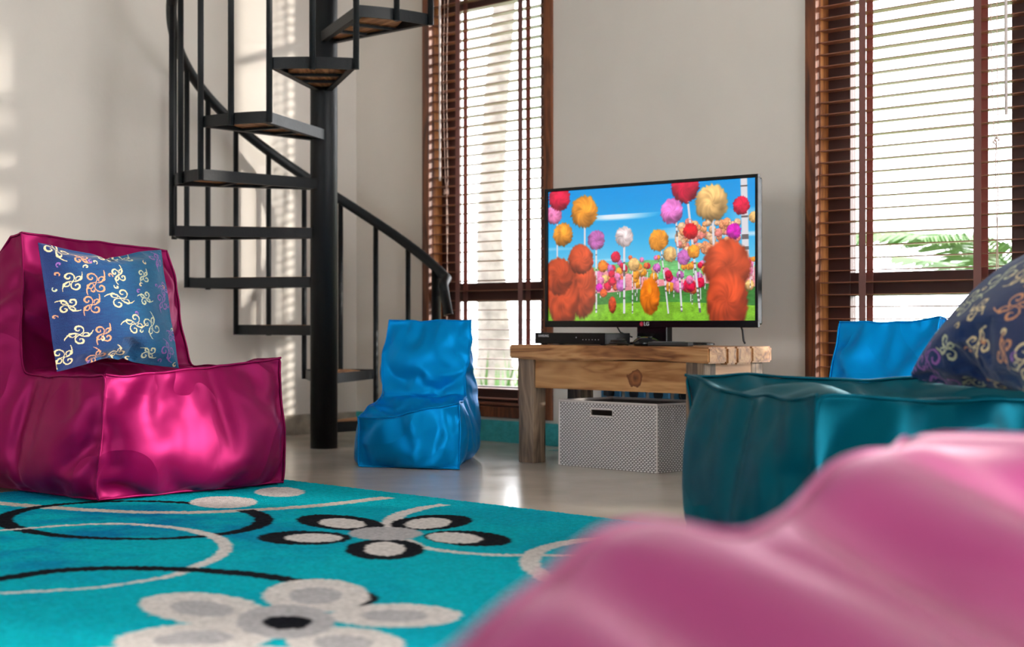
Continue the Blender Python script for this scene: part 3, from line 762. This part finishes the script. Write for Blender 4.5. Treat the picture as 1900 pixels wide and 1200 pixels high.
# wicker basket
def basket_mat():
    m = bpy.data.materials.new('woven_rattan'); m.use_nodes = True; nt = m.node_tree; b = nt.nodes['Principled BSDF']; b.inputs['Roughness'].default_value = .6
    a = nt.nodes.new('ShaderNodeAttribute'); a.attribute_name = 'paint'; nt.links.new(a.outputs['Color'], b.inputs['Base Color']); return m
M['basket'] = basket_mat()
kx0, kx1, ky0, ky1, kh = 2.053, 2.544, -.660, -.345, .250
bk = thing('storage_basket', 'whitewashed woven rattan box basket with slot handle, under the bench', 'basket', ((kx0+kx1)/2, (ky0+ky1)/2, 0))
def weave(p, u, nrm, L_, H, hole=None):
    cu, cv = .0085, .0068                      # strand pitch
    du, dv = cu/4, cv/3
    nu, nv = int(L_/du), int(H/dv)
    uu, vv = np.meshgrid(np.linspace(0, L_, nu+1), np.linspace(0, H, nv+1))
    iu = np.floor(uu/cu); iv = np.floor(vv/cv); par = ((iu+iv) % 2)
    bulge = np.abs(np.sin(math.pi*vv/cv))*np.sin(math.pi*((uu/cu+iv) % 2)/2)
    d = .0022*bulge
    P = np.zeros(uu.shape+(3,))
    for k_ in range(3): P[..., k_] = p[k_]+u[k_]*uu+nrm[k_]*d+(vv if k_ == 2 else 0)
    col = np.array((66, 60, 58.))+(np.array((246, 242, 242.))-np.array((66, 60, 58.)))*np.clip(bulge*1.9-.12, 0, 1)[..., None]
    me = gridmesh('woven_side', nu, nv, P); setpaint(me, srgb_lin(col.reshape(-1, 3)))
    if hole:
        bm = nb(); bm.from_mesh(me)
        kill = [v for v in bm.verts if hole[0] < (Vector(v.co)-Vector(p)).dot(Vector(u)) < hole[1] and hole[2] < v.co.z < hole[3]]
        bmesh.ops.delete(bm, geom=kill, context='VERTS'); bm.to_mesh(me); bm.free()
    return me
lx, ly = (kx1-kx0)/2, (ky1-ky0)/2
hole = (.165, .275, .198, .225)
obj('woven_side', weave((-lx, -ly, 0), (1, 0, 0), (0, -1, 0), 2*lx, kh, hole), M['basket'], bk, smooth=True)
obj('woven_side', weave((lx, -ly, 0), (0, 1, 0), (1, 0, 0), 2*ly, kh), M['basket'], bk, smooth=True)
obj('woven_side', weave((lx, ly, 0), (-1, 0, 0), (0, 1, 0), 2*lx, kh), M['basket'], bk, smooth=True)
obj('woven_side', weave((-lx, ly, 0), (0, -1, 0), (-1, 0, 0), 2*ly, kh), M['basket'], bk, smooth=True)
inner = mat('basket_inside', (92, 84, 80), .8); rimm = mat('basket_rim', (216, 208, 204), .6, bump=.4, bscale=300)
bm = nb()
t_ = .009
box(bm, -lx+.001, -lx+hole[0]-.002, -ly+.001, -ly+t_, .004, kh-.004); box(bm, -lx+hole[1]+.002, lx-.001, -ly+.001, -ly+t_, .004, kh-.004)
box(bm, -lx+hole[0]-.002, -lx+hole[1]+.002, -ly+.001, -ly+t_, .004, hole[2]-.001); box(bm, -lx+hole[0]-.002, -lx+hole[1]+.002, -ly+.001, -ly+t_, hole[3]+.001, kh-.004)
box(bm, -lx+.001, lx-.001, ly-t_, ly-.001, .004, kh-.004); box(bm, -lx+.001, -lx+t_, -ly+t_, ly-t_, .004, kh-.004); box(bm, lx-t_, lx-.001, -ly+t_, ly-t_, .004, kh-.004)
box(bm, -lx+t_, lx-t_, -ly+t_, ly-t_, .002, .010)
obj('lining', bm, inner, bk)
obj('rim', tubem([(-lx, -ly, kh), (lx, -ly, kh), (lx, ly, kh), (-lx, ly, kh)], .005, n=8, closed=True), rimm, bk)
for sx_, sy_ in ((-1, -1), (1, -1), (1, 1), (-1, 1)): obj('corner_binding', tubem([(sx_*lx, sy_*ly, .002), (sx_*lx, sy_*ly, kh)], .004, n=8), rimm, bk)
h0, h1, h2, h3 = hole
obj('handle_binding', tubem([(-lx+h0, -ly-.001, h2), (-lx+h1, -ly-.001, h2), (-lx+h1, -ly-.001, h3), (-lx+h0, -ly-.001, h3)], .0035, n=8, closed=True), rimm, bk)

# sockets on the wall behind the bench
sk = thing('socket_strip', 'row of four blue-grey round power sockets low on wall behind basket', 'power socket', (1.95, -.001, .20))
sok_dark = mat('socket_well', (18, 22, 28), .4)
for i in range(4):
    x = -.20+.135*i
    obj('socket_plate', boxm(x-.055, x+.055, -.014, 0, 0, .110, bev=.004), M['socket'], sk)
    o = obj('socket_well', lathe([(.024, 0), (.026, .003), (.019, .003), (.017, .001)], 24), sok_dark, sk, loc=(x, -.0142, .052)); o.rotation_euler = (math.pi/2, 0, 0)
tag(obj('plug', boxm(1.742, 1.768, -.055, -.018, .238, .266, bev=.006), M['black_matt']), 'black plug in the leftmost low wall socket behind the bench', 'plug')

# ---------------------------------------------------------------- rug
rx0, rx1, ry0, ry1 = 1.54, 5.15, -4.35, -1.83
nx, ny = 620, 430
gx, gy = np.meshgrid(np.linspace(rx0, rx1, nx+1), np.linspace(ry0, ry1, ny+1))
# distort the lookup slightly so that pattern edges are ragged like pile
jx = gx+(vnoise(gx, gy, 90, 1)-.5)*.007; jy = gy+(vnoise(gx, gy, 90, 2)-.5)*.007
teal_a = np.array((0, 176, 190.)); teal_b = np.array((0, 120, 168.))
nn = .5*vnoise(gx*1.0, gy*1.0, 3, 4)+.3*vnoise(gx, gy, 9, 5)+.2*vnoise(gx, gy, 30, 6)
lf = np.clip((3.5-gx)*1.1, 0, 1)*np.clip(((-2.1)-gy)*1.6, 0, 1)
tt = np.clip((nn-.36)*2.6, 0, 1)*(.22+.78*lf)
rug = teal_a*(1-tt[..., None])+teal_b*tt[..., None]
def inpoly(poly):
    x = jx; y = jy; ins = np.zeros(x.shape, bool); n = len(poly)
    for i in range(n):
        x0, y0 = poly[i]; x1, y1 = poly[(i+1) % n]
        if abs(y1-y0) < 1e-9: continue
        c = ((y0 > y) != (y1 > y)) & (x < (x1-x0)*(y-y0)/(y1-y0)+x0); ins ^= c
    return ins
def shape(pix, col):
    rug[inpoly([tuple(fl(px, py, RUGZ)[:2]) for px, py in pix])] = col
def ell(cx, cy, a, b, col, rot=0):
    c, s = math.cos(math.radians(rot)), math.sin(math.radians(rot))
    shape([(cx+a*math.cos(t)*c-b*math.sin(t)*s, cy+a*math.cos(t)*s*1.0+b*math.sin(t)*c) for t in np.linspace(0, 2*math.pi, 40, endpoint=False)], col)
def catmull(p, n=10):
    p = [np.array(q, float) for q in p]; p = [2*p[0]-p[1]]+p+[2*p[-1]-p[-2]]; out = []
    for i in range(1, len(p)-2):
        for t in np.arange(n)/n:
            out.append(.5*((2*p[i])+(-p[i-1]+p[i+1])*t+(2*p[i-1]-5*p[i]+4*p[i+1]-p[i+2])*t*t+(-p[i-1]+3*p[i]-3*p[i+1]+p[i+2])*t**3))
    out.append(p[-2]); return out
def stroke(pts, col):        # pts (px,py,width metres)
    P = []
    for px, py, w_ in pts:
        q = fl(px, py, RUGZ); P.append((q.x, q.y, w_))
    P = catmull(P); L_, R2 = [], []
    for i, p in enumerate(P):
        a = P[max(i-1, 0)]; b = P[min(i+1, len(P)-1)]; d = (b-a)[:2]; d = d/(np.linalg.norm(d)+1e-9); n_ = np.array((-d[1], d[0]))
        L_.append(tuple(p[:2]+n_*p[2]/2)); R2.append(tuple(p[:2]-n_*p[2]/2))
    m_ = inpoly(L_+R2[::-1]); rug[m_] = col
WH = np.array((214, 208, 204.)); GR = np.array((178, 176, 178.)); BK = np.array((22, 24, 30.)); DW = np.array((205, 196, 186.))
stroke([(-60, 925, .06), (0, 933, .06), (178, 946, .06), (341, 950, .06), (493, 944, .06), (610, 935, .06), (720, 922, .06)], DW)
th_ = np.linspace(-.55, 2*math.pi-1.0, 40)
stroke([(248+242*math.cos(t), 964+35*math.sin(t), .036+.018*abs(math.cos(t))) for t in th_], BK)
stroke([(-40, 985, .022), (30, 981, .025), (120, 974, .028), (227, 971, .032), (330, 979, .036), (395, 994, .036), (419, 1012, .032), (405, 1032, .032), (362, 1050, .032), (322, 1066, .026), (250, 1079, .026), (152, 1091, .024), (0, 1099, .022), (-80, 1100, .022)], WH)
stroke([(-60, 1084, .05), (0, 1073, .055), (114, 1057, .065), (265, 1053, .06), (417, 1060, .06), (530, 1073, .05), (640, 1092, .035), (690, 1110, .03), (640, 1134, .012)], BK)
ell(415, 931, 62, 11, WH); ell(519, 912, 46, 9, WH)
stroke([(717, 978, .05), (730, 962, .05), (744, 953, .05), (785, 941.5, .045), (825, 935, .045)], WH)
stroke([(753, 1000, .03), (794, 1016, .03), (898, 1027.5, .03), (988, 1029, .03), (1124, 1027.5, .03), (1260, 1020, .03)], WH)
stroke([(1260, 993, .05), (1180, 994, .05), (1079, 1001, .05), (1002, 1019, .045), (984, 1041, .045), (997, 1060, .045), (1040, 1082, .045), (1130, 1110, .045), (1300, 1130, .045)], WH)
for cx, cy, a, b, r in ((631, 968.6, 82, 14, 4), (565, 997, 88, 13, 0), (714, 1018.5, 74, 19, 0), (800.6, 968.6, 77, 14, -3), (868.5, 998, 82, 14, 3)): ell(cx, cy, a, b, BK, r)
for cx, cy, a, b, r in ((635, 970, 44, 9, 3), (581, 997, 54, 8, 0), (714, 1017.5, 38, 13, 0), (794, 970, 43, 10, -3), (843.6, 997, 52, 10, 3)): ell(cx, cy, a, b, WH, r)
ell(715.5, 989, 68, 12.5, GR)
for cx, cy, a, b, r in ((377, 1128, 119, 29, 4), (586.6, 1104, 99, 31, 0), (735, 1141, 122, 22, 0), (360, 1184, 150, 29, -3), (640, 1192, 110, 30, 2)): ell(cx, cy, a, b, WH, r); ell(cx-2, cy, a*.5, b*.5, GR, r)
ell(530.5, 1152, 92, 31, GR); ell(533.5, 1153.6, 47, 12.5, BK)
# pattern beyond the frame
def disc(x, y, r, col): rug[(jx-x)**2+(jy-y)**2 < r*r] = col
def ringw(x, y, r, w_, col): d = np.hypot(jx-x, jy-y); rug[np.abs(d-r) < w_/2] = col
for (x, y) in ((4.7, -2.5), (2.2, -3.7)):
    for k_ in range(5):
        a = k_*1.2566; disc(x+.17*math.cos(a), y+.17*math.sin(a), .10, BK); disc(x+.17*math.cos(a), y+.17*math.sin(a), .055, WH)
    disc(x, y, .07, GR)
ringw(4.3, -3.9, .45, .04, WH); ringw(2.6, -4.0, .3, .05, BK)
rug *= (.90+.2*rng.random(rug.shape[:2]))[..., None]
Z_ = RUGZ-.002+.0022*rng.random(gx.shape)
Z_[0, :] = 0; Z_[-1, :] = 0; Z_[:, 0] = 0; Z_[:, -1] = 0
P = np.stack([gx-(rx0+rx1)/2, gy-(ry0+ry1)/2, Z_], -1)
me = gridmesh('rug', nx, ny, P); setpaint(me, srgb_lin(np.clip(rug, 0, 255).reshape(-1, 3)))
tag(obj('rug', me, attr_mat('rug_pile', .95, bump=.6, bscale=260, spec=.05), loc=((rx0+rx1)/2, (ry0+ry1)/2, 0)),
    'turquoise pile rug with black and white flowers and swirling rings', 'rug')

# ---------------------------------------------------------------- bean bags
bag_thing(mag, 'bean_bag_chair', 'magenta bean bag chair on the left edge of the rug, holding a patterned cushion', mag_base, M['magenta'], M['magenta'])
bag_thing(b1, 'bean_bag_chair', 'small bright blue bean bag chair on bare floor beside the spiral staircase', b1_base, M['blue'], M['blue'], .003, 1)
bag_thing(b2, 'bean_bag_chair', 'small bright blue bean bag chair under the right window, mostly hidden', b2_base, M['blue'], M['blue'], .003, 1)
bag_thing(teal, 'bean_bag_chair', 'large dark teal bean bag seat at the right with a cushion on it', teal_base, M['teal'], M['teal'])
bag_thing(pk, 'bean_bag_chair', 'blurred magenta bean bag, coloured pale for window glare, in the foreground, closest to the camera', pk_base, M['magenta_glare'], M['magenta_glare'], .004, 5)

# ---------------------------------------------------------------- cushions
def spiral(cx, cy, r, turns, a0, hand):
    return [(cx+r*(1-t*.85)*math.cos(a0+hand*t*turns*2*math.pi), cy+r*(1-t*.85)*math.sin(a0+hand*t*turns*2*math.pi)) for t in np.linspace(0, 1, 26)]
def cushion_paint(uv, seed, c0, c1):
    rg = random.Random(seed)
    n = 420; img_ = np.zeros((n, n, 3)); yy_, xx_ = np.mgrid[0:n, 0:n]/n
    nz = .5*vnoise(xx_, yy_, 5, seed)+.5*vnoise(xx_, yy_*6, 40, seed+1); tt_ = np.clip(xx_*.9-.25+nz*.5, 0, 1)[..., None]
    img_[:] = np.array(c0)*(1-tt_)+np.array(c1)*tt_
    def stk(pts, w0, col):
        for i, (x, y) in enumerate(pts):
            wd = w0*(1-.6*abs(2*i/len(pts)-1)); a, b = int(x*n), int(y*n); k_ = max(1, int(wd*n)); r0_ = slice(max(0, b-k_), b+k_+1); c0_ = slice(max(0, a-k_), a+k_+1)
            sub = img_[r0_, c0_]
            if sub.size:
                m_ = ((xx_[r0_, c0_]-x)**2+(yy_[r0_, c0_]-y)**2) < wd*wd
                sub[m_] = col
    cols = [(226, 206, 160), (214, 150, 108), (226, 206, 160), (200, 205, 170), (150, 96, 176)]
    def dense(p):
        out = []
        for (x0, y0), (x1, y1) in zip(p, p[1:]):
            for t in np.linspace(0, 1, 5, endpoint=False): out.append((x0+(x1-x0)*t, y0+(y1-y0)*t))
        return out
    k_ = 0
    for j in range(5):
        for i in range(5):
            x = (i+.4+rg.uniform(-.25, .25)+(j % 2)*.35)/5.1; y = (j+.5+rg.uniform(-.22, .22))/5; c = cols[k_ % 5]; k_ += 1; a = rg.uniform(0, 6.28); s = rg.uniform(.038, .062)
            for q in (0, 1):
                aa = a+q*math.pi; hx, hy = x+s*math.cos(aa)*.8, y+s*math.sin(aa)*.8
                stk(dense(spiral(hx, hy, s*.75, 1.15, aa+math.pi, 1)), .0070, c)
                stk(dense(spiral(x+s*math.cos(aa+1.4)*.9, y+s*math.sin(aa+1.4)*.9, s*.5, .9, aa-1.7, -1)), .006, c)
                e = [(x+s*t*math.cos(aa+.75+t*.6), y+s*t*math.sin(aa+.75+t*.6)) for t in np.linspace(0, 1.9, 12)]; stk(dense(e), .0065, c)
    for _ in range(26):
        x, y = rg.random(), rg.random(); c = rg.choice(cols); a = rg.uniform(0, 6.28)
        stk(dense(spiral(x, y, .020, .8, a, rg.choice((-1, 1)))), .0065, c)
    iu = np.clip((np.array([u for u, v, s in uv])*n).astype(int), 0, n-1); iv = np.clip((np.array([v for u, v, s in uv])*n).astype(int), 0, n-1)
    return srgb_lin(np.clip(img_[iv, iu], 0, 255))
def refine(me, uv, times):
    """subdivide the baked cushion so that the woven pattern can be carried by its vertices"""
    bm = nb(); bm.from_mesh(me); lay = bm.verts.layers.float_vector.new('puv'); bm.verts.ensure_lookup_table()
    for v, q in zip(bm.verts, uv): v[lay] = Vector(q)
    for _ in range(times): bmesh.ops.subdivide_edges(bm, edges=bm.edges[:], cuts=1, use_grid_fill=True, smooth=0)
    bm.normal_update(); uv2 = [tuple(v[lay]) for v in bm.verts]
    me2 = bpy.data.meshes.new('cover'); bm.to_mesh(me2); bm.free(); return me2, uv2
cm = attr_mat('woven_cushion_cloth', .75, bump=.35, bscale=420, spec=.3, sheen=.2)
def cushion(idx, label, loc, mtx, seed, c0, c1):
    me, uv = BAKED[idx]; me, uv = refine(me, uv, 3); relax(me, 4)
    setpaint(me, cushion_paint(uv, seed, c0, c1))
    t = thing('cushion', label, 'cushion', loc); t.rotation_euler = mtx.to_euler()
    obj('cover', me, cm, t, smooth=True)
    return t
def basis(xa, za):         # local x along xa, local z along za (world vectors)
    x = xa.normalized(); z = (za - x*za.dot(x)).normalized(); y = z.cross(x)
    return Matrix((x, y, z)).transposed()
def dirw(a, b, c): return W(a, b, c)-W(0, 0, 0)
# on the magenta chair: corners seen at about (62,482) (291,498) (325,658) (95,670)
q = [at(62, 482, 4.78), at(290, 498, 5.13), at(325, 660, 5.13), at(97, 672, 4.72)]
ctr = sum(q, Vector())/4 + Vector((.035, -.005, .012))
cushion(pl1, 'blue cushion with cream scroll pattern leaning on the magenta chair backrest', ctr, basis((q[1]-q[0])+(q[2]-q[3]), (q[0]-q[3])+(q[1]-q[2])), 3, (4, 36, 92), (0, 112, 150))
# on the teal bag
ctr2 = W(1.14, 3.24, .580)
cushion(pl2, 'big dark blue scroll-patterned cushion on the teal bag, cut by the right edge', ctr2, basis(dirw(-.249+.06, .968, 0), dirw(.78, .10, .60)), 9, (4, 34, 84), (0, 52, 104))
